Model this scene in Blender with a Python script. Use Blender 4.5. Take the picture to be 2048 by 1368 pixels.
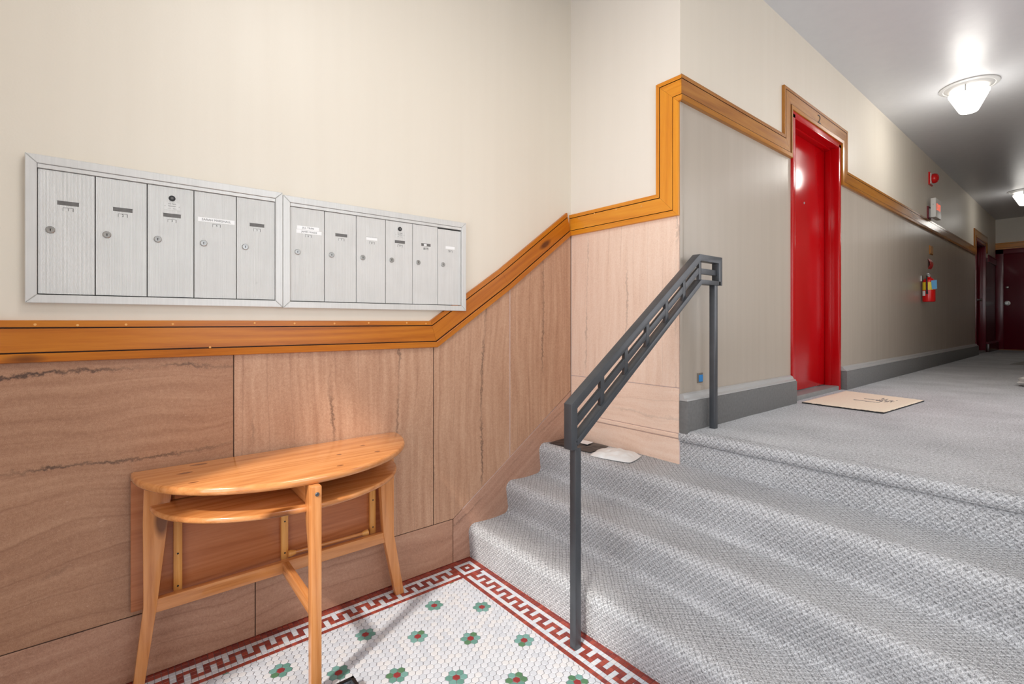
import bpy, bmesh, math, random
from mathutils import Vector, Matrix
random.seed(7)
S = bpy.context.scene
for o in list(bpy.data.objects): bpy.data.objects.remove(o)
COL = S.collection

# ------------------------------------------------------------------ camera
FPX, TH, V0 = 961.44, math.radians(50.8893), 643.9
cd = bpy.data.cameras.new('camera'); cam = bpy.data.objects.new('camera', cd); COL.objects.link(cam)
cam.location = (0, 0, 1.30)
cam.rotation_euler = (math.pi/2, 0, TH)
cd.sensor_fit = 'HORIZONTAL'; cd.sensor_width = 36; cd.lens = FPX/2048*36
cd.shift_y = -(684-V0)/2048; cd.clip_start = .02; cd.clip_end = 60
S.camera = cam

# ------------------------------------------------------------------ light
S.view_settings.view_transform = 'Standard'; S.view_settings.look = 'None'
S.view_settings.gamma = 1; S.view_settings.use_curve_mapping = False
S.view_settings.exposure = 0.0
W = bpy.data.worlds.new('world'); S.world = W; W.use_nodes = True
W.node_tree.nodes['Background'].inputs[0].default_value = (.80, .88, 1, 1)
W.node_tree.nodes['Background'].inputs[1].default_value = 1.0

def area(name, loc, rot, sx, sy, power, col=(1, 1, 1), spread=180):
    l = bpy.data.lights.new(name, 'AREA'); l.shape = 'RECTANGLE'; l.size = sx; l.size_y = sy
    l.energy = power; l.color = col; l.spread = math.radians(spread)
    o = bpy.data.objects.new(name, l); COL.objects.link(o); o.location = loc; o.rotation_euler = rot
    return o
# daylight coming in through the glazed street door behind the camera (lies in its opening)
area('street_door_daylight', (-.73, -.80, 1.47), (math.pi/2, 0, 0), 1.5, 2.4, 17, (.97, .985, 1), 120)
# added fill under the vestibule ceiling, an unseen source above the frame
area('vestibule_fill', (-.55, .75, 3.38), (0, 0, 0), .9, .9, 27, (1, .975, .94))
# added side fill from the near right, out of frame, lifts the hall wall
area('near_right_fill', (.86, 1.05, 1.9), (math.pi/2, 0, math.pi/2), 1.4, 1.6, 14, (.97, .98, 1))
# added fill at the hall's right wall, out of frame, brightens the near hall
area('hall_side_fill', (.285, 4.3, 2.0), (math.pi/2, 0, math.pi/2), 2.6, 1.6, 28, (.97, .985, 1))
sl = bpy.data.lights.new('sun', 'SUN'); sl.energy = 3.6; sl.angle = math.radians(3.5); sl.color = (1, .95, .87)
so = bpy.data.objects.new('sun', sl); COL.objects.link(so)
so.rotation_euler = Vector((-.33, .65, -.684)).to_track_quat('-Z', 'Y').to_euler()
so.location = (3, -5, 8)

# ------------------------------------------------------------------ materials
def srgb(c):
    return tuple(((x/255)/12.92 if x/255 <= .04045 else ((x/255+.055)/1.055)**2.4) for x in c)+(1,)
class NT:
    def __init__(s, name):
        s.m = bpy.data.materials.new(name); s.m.use_nodes = True; s.t = s.m.node_tree
        s.b = s.t.nodes['Principled BSDF']
    def n(s, typ, **kw):
        nd = s.t.nodes.new('ShaderNode'+typ)
        for k, v in kw.items():
            if k.startswith('i_'):
                k = k[2:]; k = int(k) if k.isdigit() else k.replace('_', ' ')
                nd.inputs[k].default_value = v
            else: setattr(nd, k, v)
        return nd
    def l(s, a, b): s.t.links.new(a, b)
    def coord(s, scale=(1, 1, 1), rot=(0, 0, 0), kind='Object', loc=(0, 0, 0)):
        c = s.n('TexCoord'); m = s.n('Mapping')
        m.inputs['Scale'].default_value = scale; m.inputs['Rotation'].default_value = rot; m.inputs['Location'].default_value = loc
        s.l(c.outputs[kind], m.inputs['Vector']); return m.outputs[0]
    def noise(s, vec, scale, detail=3, rough=.55, dist=0):
        n = s.n('TexNoise'); n.inputs['Scale'].default_value = scale; n.inputs['Detail'].default_value = detail
        n.inputs['Roughness'].default_value = rough; n.inputs['Distortion'].default_value = dist
        if vec is not None: s.l(vec, n.inputs['Vector'])
        return n.outputs['Fac']
    def math(s, op, a, b=None, c=None, clamp=False):
        n = s.n('Math', operation=op); n.use_clamp = clamp
        for i, v in enumerate((a, b, c)):
            if v is None: continue
            if isinstance(v, (int, float)): n.inputs[i].default_value = v
            else: s.l(v, n.inputs[i])
        return n.outputs[0]
    def ramp(s, fac, stops, interp='LINEAR'):
        r = s.n('ValToRGB'); r.color_ramp.interpolation = interp
        e = r.color_ramp.elements
        while len(e) > 1: e.remove(e[-1])
        e[0].position, e[0].color = stops[0][0], stops[0][1]
        for p, c in stops[1:]:
            x = e.new(p); x.color = c
        s.l(fac, r.inputs[0]); return r.outputs[0]
    def mix(s, fac, a, b, mode='MIX'):
        n = s.n('MixRGB', blend_type=mode)
        for i, v in enumerate((fac, a, b)):
            if isinstance(v, (int, float)): n.inputs[i].default_value = v
            elif isinstance(v, tuple): n.inputs[i].default_value = v
            else: s.l(v, n.inputs[i])
        return n.outputs[0]
    def bump(s, h, strength=.3, dist=.002):
        b = s.n('Bump'); b.inputs['Strength'].default_value = strength; b.inputs['Distance'].default_value = dist
        s.l(h, b.inputs['Height']); s.l(b.outputs[0], s.b.inputs['Normal'])
    def set(s, color=None, rough=None, metal=None, spec=None, coat=None):
        if color is not None:
            if isinstance(color, tuple): s.b.inputs['Base Color'].default_value = color
            else: s.l(color, s.b.inputs['Base Color'])
        if rough is not None:
            if isinstance(rough, (int, float)): s.b.inputs['Roughness'].default_value = rough
            else: s.l(rough, s.b.inputs['Roughness'])
        if metal is not None: s.b.inputs['Metallic'].default_value = metal
        if spec is not None: s.b.inputs['Specular IOR Level'].default_value = spec
        if coat is not None: s.b.inputs['Coat Weight'].default_value = coat; s.b.inputs['Coat Roughness'].default_value = .08
        return s.m

def m_plain(name, rgb, rough=.5, metal=0, var=.06, vs=8, bump=0, bs=300, **kw):
    t = NT(name); v = t.coord()
    f = t.noise(v, vs, 4)
    c = t.mix(f, tuple(x*(1-var) for x in srgb(rgb)[:3])+(1,), tuple(min(1, x*(1+var)) for x in srgb(rgb)[:3])+(1,))
    t.set(c, rough, metal, **kw)
    if bump: t.bump(t.noise(v, bs, 2), bump, .001)
    return t.m
def m_paint(name, rgb, rough, streak=.04, rgb2=None, bump=.12):
    t = NT(name); v = t.coord(); vv = t.coord((14, 14, .7))
    big = t.noise(v, 1.1, 3); st = t.noise(vv, 1.0, 3)
    b = srgb(rgb); d = srgb(rgb2) if rgb2 else tuple(x*(1-streak*2.5) for x in b[:3])+(1,)
    c = t.mix(t.math('MULTIPLY', big, .6), b, d)
    c = t.mix(t.math('MULTIPLY', t.math('SUBTRACT', st, .35, clamp=True), 1.0), c, tuple(x*(1-streak) for x in d[:3])+(1,))
    t.set(c, t.math('ADD', rough-.05, t.math('MULTIPLY', st, .1)))
    t.bump(t.math('ADD', t.noise(v, 130, 3), t.math('MULTIPLY', t.noise(v, 6, 2), 1.5)), bump, .0015)
    return t.m
def m_wood(name, axis, light, mid, dark, gloss=.28, freq=1.0, knots=True, coat=0):
    """axis: 0/1/2 = grain along x/y/z; a vector tuple = along that direction in the YZ plane (angle)"""
    t = NT(name)
    sc = [16*freq]*3; rot = (0, 0, 0)
    if isinstance(axis, float): rot = (axis, 0, 0); sc[1] = .9*freq
    else: sc[axis] = .9*freq
    c = t.n('TexCoord'); m1 = t.n('Mapping'); m1.inputs['Rotation'].default_value = rot; t.l(c.outputs['Object'], m1.inputs[0])
    m2 = t.n('Mapping'); m2.inputs['Scale'].default_value = sc; t.l(m1.outputs[0], m2.inputs[0])
    v = m2.outputs[0]
    n1 = t.noise(v, 1.2, 5, .6, 1.2)
    rings = t.math('FRACT', t.math('MULTIPLY', t.noise(v, .45, 2, .4, .3), 11))
    rings = t.math('ABSOLUTE', t.math('SUBTRACT', rings, .5))
    fine = t.noise(v, 9, 3, .7)
    f = t.math('ADD', t.math('MULTIPLY', n1, .45), t.math('ADD', t.math('MULTIPLY', rings, .34), t.math('MULTIPLY', fine, .34)))
    col = t.ramp(f, [(.22, srgb(dark)), (.45, srgb(mid)), (.72, srgb(light))])
    if knots:
        m3 = t.n('Mapping'); k = [5.0, 5.0, 5.0]
        if isinstance(axis, float): k[1] = 1.8
        else: k[axis] = 1.8
        m3.inputs['Scale'].default_value = k; t.l(m1.outputs[0], m3.inputs[0])
        vo = t.n('TexVoronoi'); vo.inputs['Scale'].default_value = 1.0; t.l(m3.outputs[0], vo.inputs[0])
        kf = t.ramp(vo.outputs['Distance'], [(.07, (1, 1, 1, 1)), (.13, (0, 0, 0, 1))])
        col = t.mix(kf, col, tuple(x*.45 for x in srgb(dark)[:3])+(1,))
    t.set(col, gloss, coat=coat)
    t.bump(t.math('ADD', fine, n1), .12, .0008)
    return t.m
def add_knots(mat, pts, col):
    nt = mat.node_tree; L = nt.links; bs = nt.nodes['Principled BSDF']; src = bs.inputs['Base Color'].links[0].from_socket
    tc = nt.nodes.new('ShaderNodeTexCoord'); nz = nt.nodes.new('ShaderNodeTexNoise'); nz.inputs['Scale'].default_value = 40
    L.new(tc.outputs['Object'], nz.inputs['Vector'])
    for (x, y, lx, ly) in pts:
        mp = nt.nodes.new('ShaderNodeMapping'); mp.inputs['Location'].default_value = (-x/lx, -y/ly, 0); mp.inputs['Scale'].default_value = (1/lx, 1/ly, 0)
        L.new(tc.outputs['Object'], mp.inputs[0])
        ln = nt.nodes.new('ShaderNodeVectorMath'); ln.operation = 'LENGTH'; L.new(mp.outputs[0], ln.inputs[0])
        ad = nt.nodes.new('ShaderNodeMath'); ad.operation = 'ADD'; L.new(ln.outputs['Value'], ad.inputs[0]); L.new(nz.outputs['Fac'], ad.inputs[1])
        rp = nt.nodes.new('ShaderNodeValToRGB'); rp.color_ramp.elements[0].position = .75; rp.color_ramp.elements[0].color = (.75, .75, .75, 1)
        rp.color_ramp.elements[1].position = 1.0; rp.color_ramp.elements[1].color = (0, 0, 0, 1)
        mm = nt.nodes.new('ShaderNodeMath'); mm.operation = 'SUBTRACT'; L.new(ad.outputs[0], mm.inputs[0]); mm.inputs[1].default_value = .45; L.new(mm.outputs[0], rp.inputs[0])
        mx = nt.nodes.new('ShaderNodeMixRGB'); L.new(rp.outputs[0], mx.inputs[0]); L.new(src, mx.inputs[1]); mx.inputs[2].default_value = srgb(col); src = mx.outputs[0]
    L.new(src, bs.inputs['Base Color'])
def m_stone(name, vertical, base, dark, light, seed=0., lines=1.0, tilt=0., axis='y'):
    t = NT(name)
    v = t.coord(loc=(seed, seed*1.7, seed*.6))
    sep = t.n('SeparateXYZ'); t.l(v, sep.inputs[0])
    a = sep.outputs['Y' if axis == 'y' else 'X']; z = sep.outputs['Z']
    b, along = (a, z) if vertical else (z, a)
    low = t.noise(v, .9, 2, .5); mid = t.noise(v, 3.5, 3, .5)
    bb = t.math('ADD', b, t.math('MULTIPLY', low, .34 if not vertical else .12))
    bb = t.math('ADD', bb, t.math('MULTIPLY', mid, .05 if not vertical else .02))
    bb = t.math('ADD', bb, t.math('MULTIPLY', along, tilt))
    cb = t.n('CombineXYZ'); t.l(t.math('MULTIPLY', bb, 34), cb.inputs[0]); t.l(t.math('MULTIPLY', along, 2.0), cb.inputs[1])
    band = t.noise(cb.outputs[0], 1.0, 5, .62)
    speck = t.noise(v, 420, 3, .75)
    speck2 = t.noise(v, 120, 4, .7)
    f = t.math('ADD', t.math('MULTIPLY', band, .40), t.math('ADD', t.math('MULTIPLY', speck, .45), t.math('MULTIPLY', speck2, .30)))
    col = t.ramp(f, [(.36, srgb(dark)), (.56, srgb(base)), (.76, srgb(light))])
    # jagged dark bedding seams
    jag = t.noise(v, 42, 5, .72)
    s1 = t.math('ADD', bb, t.math('MULTIPLY', t.math('SUBTRACT', jag, .5), .055))
    d1 = t.math('ABSOLUTE', t.math('SUBTRACT', t.math('FRACT', t.math('MULTIPLY', s1, 3.1)), .5))
    l1 = t.ramp(d1, [(.0, (1, 1, 1, 1)), (.014, (.55, .55, .55, 1)), (.028, (0, 0, 0, 1))])
    s2 = t.math('ADD', bb, t.math('MULTIPLY', t.math('SUBTRACT', jag, .5), .012))
    d2 = t.math('ABSOLUTE', t.math('SUBTRACT', t.math('FRACT', t.math('MULTIPLY', s2, 10.3)), .5))
    l2 = t.ramp(d2, [(.0, (1, 1, 1, 1)), (.045, (0, 0, 0, 1))])
    gate = t.ramp(t.noise(v, 2.2, 2), [(.42, (0, 0, 0, 1)), (.60, (1, 1, 1, 1))])
    seam = t.math('MULTIPLY', t.math('MULTIPLY', l1, gate), .95*lines)
    seam2 = t.math('MULTIPLY', t.math('MULTIPLY', l2, t.math('SUBTRACT', 1, gate)), .42*lines)
    col = t.mix(seam, col, srgb((62, 42, 34))); col = t.mix(seam2, col, srgb((128, 84, 62)))
    # pale scratches
    w = t.coord((1, 1, 1), (.6, .3, .2))
    sc = t.noise(w, 60, 2, .5, 2.0)
    scr = t.ramp(sc, [(.72, (0, 0, 0, 1)), (.76, (1, 1, 1, 1))])
    col = t.mix(t.math('MULTIPLY', scr, .35), col, srgb((225, 190, 165)))
    t.set(col, .42)
    t.bump(t.math('ADD', speck, t.math('MULTIPLY', band, .6)), .22, .0012)
    return t.m
def m_carpet(name, lo, hi, period=.0140, strong=1.0, depth=.005):
    t = NT(name)
    c = t.n('TexCoord'); sep = t.n('SeparateXYZ'); t.l(c.outputs['UV'], sep.inputs[0])
    u, v = sep.outputs[0], sep.outputs[1]
    wob = t.noise(c.outputs['UV'], 9, 2)
    k = 2*math.pi/period
    uu = t.math('ADD', t.math('MULTIPLY', u, k*.62), t.math('MULTIPLY', wob, 3.2))
    vv = t.math('ADD', t.math('MULTIPLY', v, k*.62), t.math('MULTIPLY', wob, 2.6))
    p = t.math('SINE', uu); q = t.math('SINE', vv)
    chk = t.math('MULTIPLY', p, q)
    # yarn strands run one way in one set of squares, the other way in the rest
    ya = t.math('SINE', t.math('MULTIPLY', t.math('ADD', uu, vv), 1.5)); yb = t.math('SINE', t.math('MULTIPLY', t.math('SUBTRACT', uu, vv), 1.5))
    sel = t.math('GREATER_THAN', chk, 0.)
    yarn = t.mix(sel, ya, yb)
    fz = t.noise(c.outputs['UV'], 330, 3, .8); fz2 = t.noise(c.outputs['UV'], 95, 3, .7)
    f = t.math('ADD', .5, t.math('MULTIPLY', chk, .12*strong))
    f = t.math('ADD', f, t.math('MULTIPLY', yarn, .12*strong))
    f = t.math('ADD', f, t.math('MULTIPLY', t.math('SUBTRACT', fz, .5), 2.3))
    f = t.math('ADD', f, t.math('MULTIPLY', t.math('SUBTRACT', fz2, .5), 1.1))
    soil = t.noise(c.outputs['UV'], 2.4, 3)
    f = t.math('ADD', f, t.math('MULTIPLY', t.math('SUBTRACT', soil, .5), .35))
    t.set(t.ramp(f, [(.12, srgb(lo)), (.85, srgb(hi))]), .95, spec=.15)
    h = t.math('ADD', t.math('MULTIPLY', t.math('ABSOLUTE', chk), .9*strong), t.math('ADD', t.math('MULTIPLY', yarn, .25), t.math('MULTIPLY', fz, .8)))
    t.bump(h, .5, depth)
    return t.m

M = {}
M['cream'] = m_paint('cream_wall_paint', (230, 222, 208), .42, .02, (226, 217, 202))
M['cream_return_lit'] = m_paint('daylit_cream_wall_paint', (238, 231, 221), .42, .02, (234, 226, 215))  # the wall cream again, raised to carry the return's brighter daylight
M['taupe'] = m_paint('taupe_wall_paint', (184, 174, 162), .30, .07, (172, 161, 148))
M['darkbrown'] = m_paint('dark_brown_wall_paint', (62, 36, 32), .25, .05)
M['ceil'] = m_paint('ceiling_paint', (204, 205, 208), .38, .02, (198, 199, 203), .25)
M['trim_h'] = m_wood('amber_wood_level', 1, (206, 130, 36), (184, 104, 20), (144, 72, 8), .3, .8)
M['trim_s'] = m_wood('amber_wood_sloped', -math.atan(.69), (202, 124, 30), (182, 102, 18), (142, 70, 8), .3, .8)
M['trim_x'] = m_wood('golden_wood_level', 0, (232, 158, 48), (222, 140, 32), (196, 108, 18), .3, .7)
M['trim_z'] = m_wood('golden_wood_upright', 2, (232, 158, 48), (222, 140, 32), (196, 108, 18), .3, .7)
M['trim_hy'] = m_wood('brown_wood_level', 1, (186, 126, 48), (164, 104, 34), (126, 70, 16), .2, .6)
M['trim_hz'] = m_wood('brown_wood_upright', 2, (186, 126, 48), (164, 104, 34), (126, 70, 16), .2, .6)
M['groove'] = m_plain('dark_brown_in_grooves', (66, 26, 8), .5)  # darker brown than the boards, set in the profile grooves
M['pine_y'] = m_wood('pine_lengthwise', 1, (222, 156, 98), (202, 132, 74), (166, 96, 46), .22, 1.0, coat=.5)
M['pine_z'] = m_wood('pine_upright', 2, (222, 158, 102), (206, 136, 78), (168, 98, 48), .25, 1.0, coat=.35)
M['pine_x'] = m_wood('pine_crosswise', 0, (222, 156, 98), (202, 132, 74), (166, 96, 46), .25, 1.0, coat=.35)
M['pine_leaf'] = m_wood('pine_leaf_reddish', 1, (196, 128, 84), (176, 106, 64), (146, 80, 44), .3, .8, knots=False)
M['pine_pale'] = m_wood('pale_batten_pine', 2, (236, 180, 108), (224, 160, 84), (196, 126, 58), .35, 1.2, knots=False)
M['mortar'] = m_plain('dark_joint', (70, 52, 44), .8)
M['joint_pale'] = m_plain('pale_joint_filler', (206, 192, 196), .7)
ST = dict(base=(186, 144, 116), dark=(148, 102, 76), light=(212, 174, 146))
M['stone0'] = m_stone('sandstone_level_bedding', False, (168, 124, 96), (134, 90, 66), (194, 152, 122), 0.3, 1.0, -.10)
M['stone1'] = m_stone('sandstone_upright_a', True, seed=1.7, lines=.7, **ST)
M['stone2'] = m_stone('sandstone_upright_b', True, seed=3.1, lines=.8, **ST)
M['stone3'] = m_stone('sandstone_upright_c', True, seed=5.3, lines=.8, **ST)
M['stonebase'] = m_stone('sandstone_base', False, (178, 134, 110), (140, 98, 76), (202, 162, 136), 7.1, .8)
M['stoneskirt'] = m_stone('sandstone_skirting', False, (180, 138, 116), (146, 102, 84), (204, 164, 142), 9.4, .5, -.6)
M['stoneB'] = m_stone('daylit_sandstone_upright', True, (238, 208, 188), (216, 180, 158), (248, 226, 210), 11.2, .35, 0, 'x')  # sandstone lightened: the return wall's stronger daylight is put into its colour
M['stoneB2'] = m_stone('daylit_sandstone_level', False, (240, 210, 190), (218, 182, 160), (248, 226, 210), 13.7, .3, .08, 'x')  # level-bedded version, with the same daylight in its colour
M['carpet'] = m_carpet('grey_loop_stair_carpet', (108, 109, 112), (228, 230, 234))
M['carpet_h'] = m_carpet('grey_loop_hall_carpet', (104, 105, 108), (236, 238, 242), .012, .45, .003)
M['carpet_base'] = m_plain('grey_felt_baseboard', (112, 112, 112), .95, var=.25, vs=60, bump=.5, bs=500)
M['basecap'] = m_plain('grey_painted_cap', (172, 172, 172), .3, var=.04)
M['grout'] = m_plain('grey_grout', (118, 116, 120), .8, var=.15, vs=20)
for i, c in enumerate([(196, 199, 206), (188, 192, 200), (201, 201, 204)]): M['w%d' % i] = m_plain('white_tile_%s' % 'abc'[i], c, .28, var=.02)
for i, c in enumerate([(92, 136, 126), (106, 148, 142), (78, 116, 86)]): M['g%d' % i] = m_plain('green_tile_%s' % 'abc'[i], c, .3, var=.05)
for i, c in enumerate([(134, 54, 42), (152, 66, 52), (120, 46, 42)]): M['r%d' % i] = m_plain('red_tile_%s' % 'abc'[i], c, .35, var=.06)
M['rc'] = m_plain('maroon_tile', (134, 48, 50), .3)
M['red'] = m_plain('glossy_red_paint', (178, 3, 12), .16, var=.05, vs=3, bump=.04, bs=60)
M['maroon'] = m_plain('glossy_maroon_paint', (110, 14, 34), .2, var=.15, vs=3, bump=.05, bs=50)
M['threshold'] = m_plain('worn_grey_threshold', (138, 140, 140), .4, var=.2, vs=30)
M['iron'] = m_plain('blackened_iron', (84, 87, 92), .38, .55, var=.25, vs=14, bump=.08, bs=90)
M['black'] = m_plain('black_plastic', (22, 23, 26), .3)
M['dark'] = m_plain('dark_recess', (40, 39, 38), .6)
M['slot'] = m_plain('dark_grey_slot', (104, 102, 100), .5, var=.3, vs=90)
M['chrome'] = m_plain('polished_lock_metal', (168, 168, 166), .32, .8)
M['white'] = m_plain('white_label', (244, 244, 244), .45, var=.01)
M['ink'] = m_plain('black_ink', (38, 38, 40), .5)
M['greyink'] = m_plain('grey_ink', (118, 118, 118), .5)
def m_alu(name, rib):
    t = NT(name); v = t.coord()
    sep = t.n('SeparateXYZ'); t.l(v, sep.inputs[0])
    st = t.noise(t.coord((1, 60, 2)), 3, 3)
    smudge = t.noise(v, 9, 4, .6)
    f = t.math('ADD', t.math('MULTIPLY', st, .55), t.math('MULTIPLY', smudge, .45))
    col = t.ramp(f, [(.25, srgb((204, 204, 202))), (.7, srgb((220, 220, 218)))])
    dirt = t.ramp(t.noise(t.coord((1, 1, .35)), 26, 4, .7, 1.), [(.70, (0, 0, 0, 1)), (.82, (1, 1, 1, 1))])
    col = t.mix(t.math('MULTIPLY', dirt, .4), col, srgb((120, 118, 116)))
    t.set(col, .42, .25)
    if rib:
        w = t.math('SINE', t.math('MULTIPLY', sep.outputs[1], 2*math.pi/.0034))
        t.bump(w, .35, .0012)
    return t.m
M['alu'] = m_alu('ribbed_aluminium', True); M['aluf'] = m_alu('plain_aluminium', False)
M['mat'] = m_plain('coir_fibre', (250, 230, 208), .95, var=.18, vs=260, bump=.8, bs=420)
M['matdark'] = m_plain('faded_grey_print', (128, 124, 122), .9, var=.3, vs=160)
M['matgrey'] = m_plain('pale_grey_mat', (150, 148, 146), .9, var=.1, vs=80)
M['sred'] = m_plain('bright_red_enamel', (214, 14, 16), .2)
M['yellow'] = m_plain('yellow_label', (232, 208, 44), .4)
M['blue'] = m_plain('blue_tag', (110, 178, 226), .45)
M['tape'] = m_plain('blue_tape', (24, 128, 200), .45)
M['plate'] = m_plain('taupe_cover_plate', (112, 104, 94), .4)
M['tan'] = m_plain('tan_wood_square', (190, 140, 86), .4)
M['pan'] = m_plain('grey_white_lamp_pan', (186, 186, 186), .4)
M['exitw'] = m_plain('white_sign_housing', (232, 232, 228), .35)
M['poly'] = m_plain('white_poly_mailer', (236, 238, 238), .3, var=.02, bump=.25, bs=22)
M['polyb'] = m_plain('black_poly_mailer', (44, 45, 47), .32, bump=.3, bs=26)
M['cloth'] = m_plain('pale_cloth', (214, 212, 208), .9, var=.08, vs=50, bump=.3, bs=60)
M['brass'] = m_plain('brass', (200, 170, 110), .3, .7)
def m_emit(name, rgb, st):
    t = NT(name); v = t.coord(); f = t.noise(v, 20, 2)
    t.set(srgb(rgb), .3); t.b.inputs['Emission Color'].default_value = srgb(rgb)
    t.l(t.math('ADD', st*.92, t.math('MULTIPLY', f, st*.16)), t.b.inputs['Emission Strength']); return t.m
M['lampglass'] = m_emit('lit_opal_glass', (255, 252, 246), 1.7)
M['exitglow'] = m_emit('lit_orange_letters', (255, 84, 20), .9)
def m_tray():
    t = NT('glossy_wet_black_rubber'); v = t.coord(); n = t.noise(v, 38, 4, .7, 1.4)
    t.set(t.ramp(n, [(.35, srgb((22, 24, 28))), (.7, srgb((70, 78, 88)))]), t.math('MULTIPLY', n, .35)); t.bump(n, .9, .01); return t.m
M['tray'] = m_tray()

# ------------------------------------------------------------------ builders
def link(name, me, parent=None, **props):
    o = bpy.data.objects.new(name, me); COL.objects.link(o)
    if parent is not None: o.parent = parent
    for k, v in props.items(): o[k] = v
    return o
def empty(name, loc, **props):
    o = bpy.data.objects.new(name, None); o.empty_display_size = .05; COL.objects.link(o); o.location = loc
    for k, v in props.items(): o[k] = v
    return o
class MB:
    """collects shapes (world coordinates) and links them as one mesh object"""
    def __init__(s): s.v = []; s.f = []; s.mi = []; s.uv = None
    def add(s, verts, faces, mi=0):
        k = len(s.v); s.v += [tuple(p) for p in verts]
        s.f += [tuple(i+k for i in f) for f in faces]; s.mi += [mi]*len(faces); return s
    def box(s, lo, hi, mi=0):
        (a, b, c), (d, e, f) = lo, hi
        return s.add([(a, b, c), (d, b, c), (d, e, c), (a, e, c), (a, b, f), (d, b, f), (d, e, f), (a, e, f)],
                     [(0, 3, 2, 1), (4, 5, 6, 7), (0, 1, 5, 4), (1, 2, 6, 5), (2, 3, 7, 6), (3, 0, 4, 7)], mi)
    def prism(s, poly, fn, d0, d1, mi=0, ch=0.0):
        """poly: 2D points; fn(a, b, d) -> 3D; from depth d0 to d1 with a chamfer at d1"""
        n = len(poly); rings = [(poly, d0)]
        if ch > 0: rings += [(poly, d1-ch*(1 if d1 > d0 else -1)), (inset(poly, ch), d1)]
        else: rings += [(poly, d1)]
        vs = []; fs = []
        for pl, d in rings: vs += [fn(p[0], p[1], d) for p in pl]
        for r in range(len(rings)-1):
            for i in range(n):
                j = (i+1) % n; fs.append((r*n+i, r*n+j, (r+1)*n+j, (r+1)*n+i))
        fs.append(tuple(range(n))[::-1]); fs.append(tuple(range((len(rings)-1)*n, len(rings)*n)))
        return s.add(vs, fs, mi)
    def lathe(s, prof, c, axis='z', seg=24, mi=0, cap=True):
        vs = []; fs = []; n = len(prof)
        for i in range(seg):
            a = 2*math.pi*i/seg; ca, sa = math.cos(a), math.sin(a)
            for r, h in prof:
                if axis == 'z': vs.append((c[0]+r*ca, c[1]+r*sa, c[2]+h))
                elif axis == 'x': vs.append((c[0]+h, c[1]+r*ca, c[2]+r*sa))
                else: vs.append((c[0]+r*ca, c[1]+h, c[2]+r*sa))
        for i in range(seg):
            j = (i+1) % seg
            for k in range(n-1): fs.append((i*n+k, j*n+k, j*n+k+1, i*n+k+1))
        if cap: fs.append(tuple(i*n for i in range(seg))[::-1]); fs.append(tuple(i*n+n-1 for i in range(seg)))
        return s.add(vs, fs, mi)
    def tube(s, pts, r, seg=8, mi=0):
        vs = []; fs = []; P = [Vector(p) for p in pts]
        for i, p in enumerate(P):
            d = (P[min(i+1, len(P)-1)]-P[max(i-1, 0)]).normalized()
            u = d.orthogonal().normalized() if i == 0 else (u-d*u.dot(d)).normalized()
            w = d.cross(u)
            rr = r[i] if isinstance(r, (list, tuple)) else r
            for k in range(seg):
                a = 2*math.pi*k/seg; vs.append(p+(u*math.cos(a)+w*math.sin(a))*rr)
        for i in range(len(P)-1):
            for k in range(seg):
                j = (k+1) % seg; fs.append((i*seg+k, i*seg+j, (i+1)*seg+j, (i+1)*seg+k))
        fs.append(tuple(range(seg))[::-1]); fs.append(tuple(range((len(P)-1)*seg, len(P)*seg)))
        return s.add(vs, fs, mi)
    def mesh(s, name, mats, bevel=0, smooth=False, seg=2):
        me = bpy.data.meshes.new(name)
        ox = [0, 0, 0]
        me.from_pydata(s.v, [], s.f)
        for m in (mats if isinstance(mats, (list, tuple)) else [mats]): me.materials.append(M[m] if isinstance(m, str) else m)
        me.polygons.foreach_set('material_index', s.mi)
        bm = bmesh.new(); bm.from_mesh(me)
        bmesh.ops.recalc_face_normals(bm, faces=bm.faces)
        if bevel:
            es = [e for e in bm.edges if e.is_manifold and e.calc_face_angle(0) > .5]
            bmesh.ops.bevel(bm, geom=es, offset=bevel, segments=seg, profile=.6, affect='EDGES', clamp_overlap=True)
        bm.to_mesh(me); bm.free()
        if smooth:
            me.polygons.foreach_set('use_smooth', [True]*len(me.polygons))
            try: me.set_sharp_from_angle(angle=math.radians(40))
            except Exception: pass
        return me
    def build(s, name, mats, parent=None, bevel=0, smooth=False, seg=2, **props):
        me = s.mesh(name, mats, bevel, smooth or bevel > 0, seg)
        o = link(name, me, parent, **props)
        if parent is not None:
            o.matrix_parent_inverse = Matrix.Translation(-Vector(parent_world(parent)))
        return o
def parent_world(p):
    # our empties are unrotated and only ever one level deep in location
    # a mesh part already sits in world coordinates
    return Vector(p.location) if p.type == 'EMPTY' else Vector((0, 0, 0))
def inset(poly, d):
    n = len(poly); out = []
    area2 = sum(poly[i][0]*poly[(i+1) % n][1]-poly[(i+1) % n][0]*poly[i][1] for i in range(n))
    sg = 1 if area2 > 0 else -1
    for i in range(n):
        a, b, c = Vector(poly[i-1]), Vector(poly[i]), Vector(poly[(i+1) % n])
        e1 = (b-a).normalized(); e2 = (c-b).normalized()
        n1 = Vector((-e1.y, e1.x))*sg; n2 = Vector((-e2.y, e2.x))*sg
        m = (n1+n2); k = m.dot(n1)
        m = m/k if abs(k) > 1e-5 else n1
        p = b+m*d; out.append((p.x, p.y))
    return out

XA, YB, XH = -2.2174, 2.3048, -1.4185
ZC, ZH, YE = 3.4283, .7248, 14.15
XR, XHR, YS = .90, .30, -.75
Y1, Y2, Y3 = 1.4885, 1.7534, 2.0152
R1, R2, R3 = .1815, .3630, .5442
fA = lambda a, b, d: (XA+d, a, b)
fB = lambda a, b, d: (a, YB-d, b)
fH = lambda a, b, d: (XH+d, a, b)
fE = lambda a, b, d: (a, YE-d, b)

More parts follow.
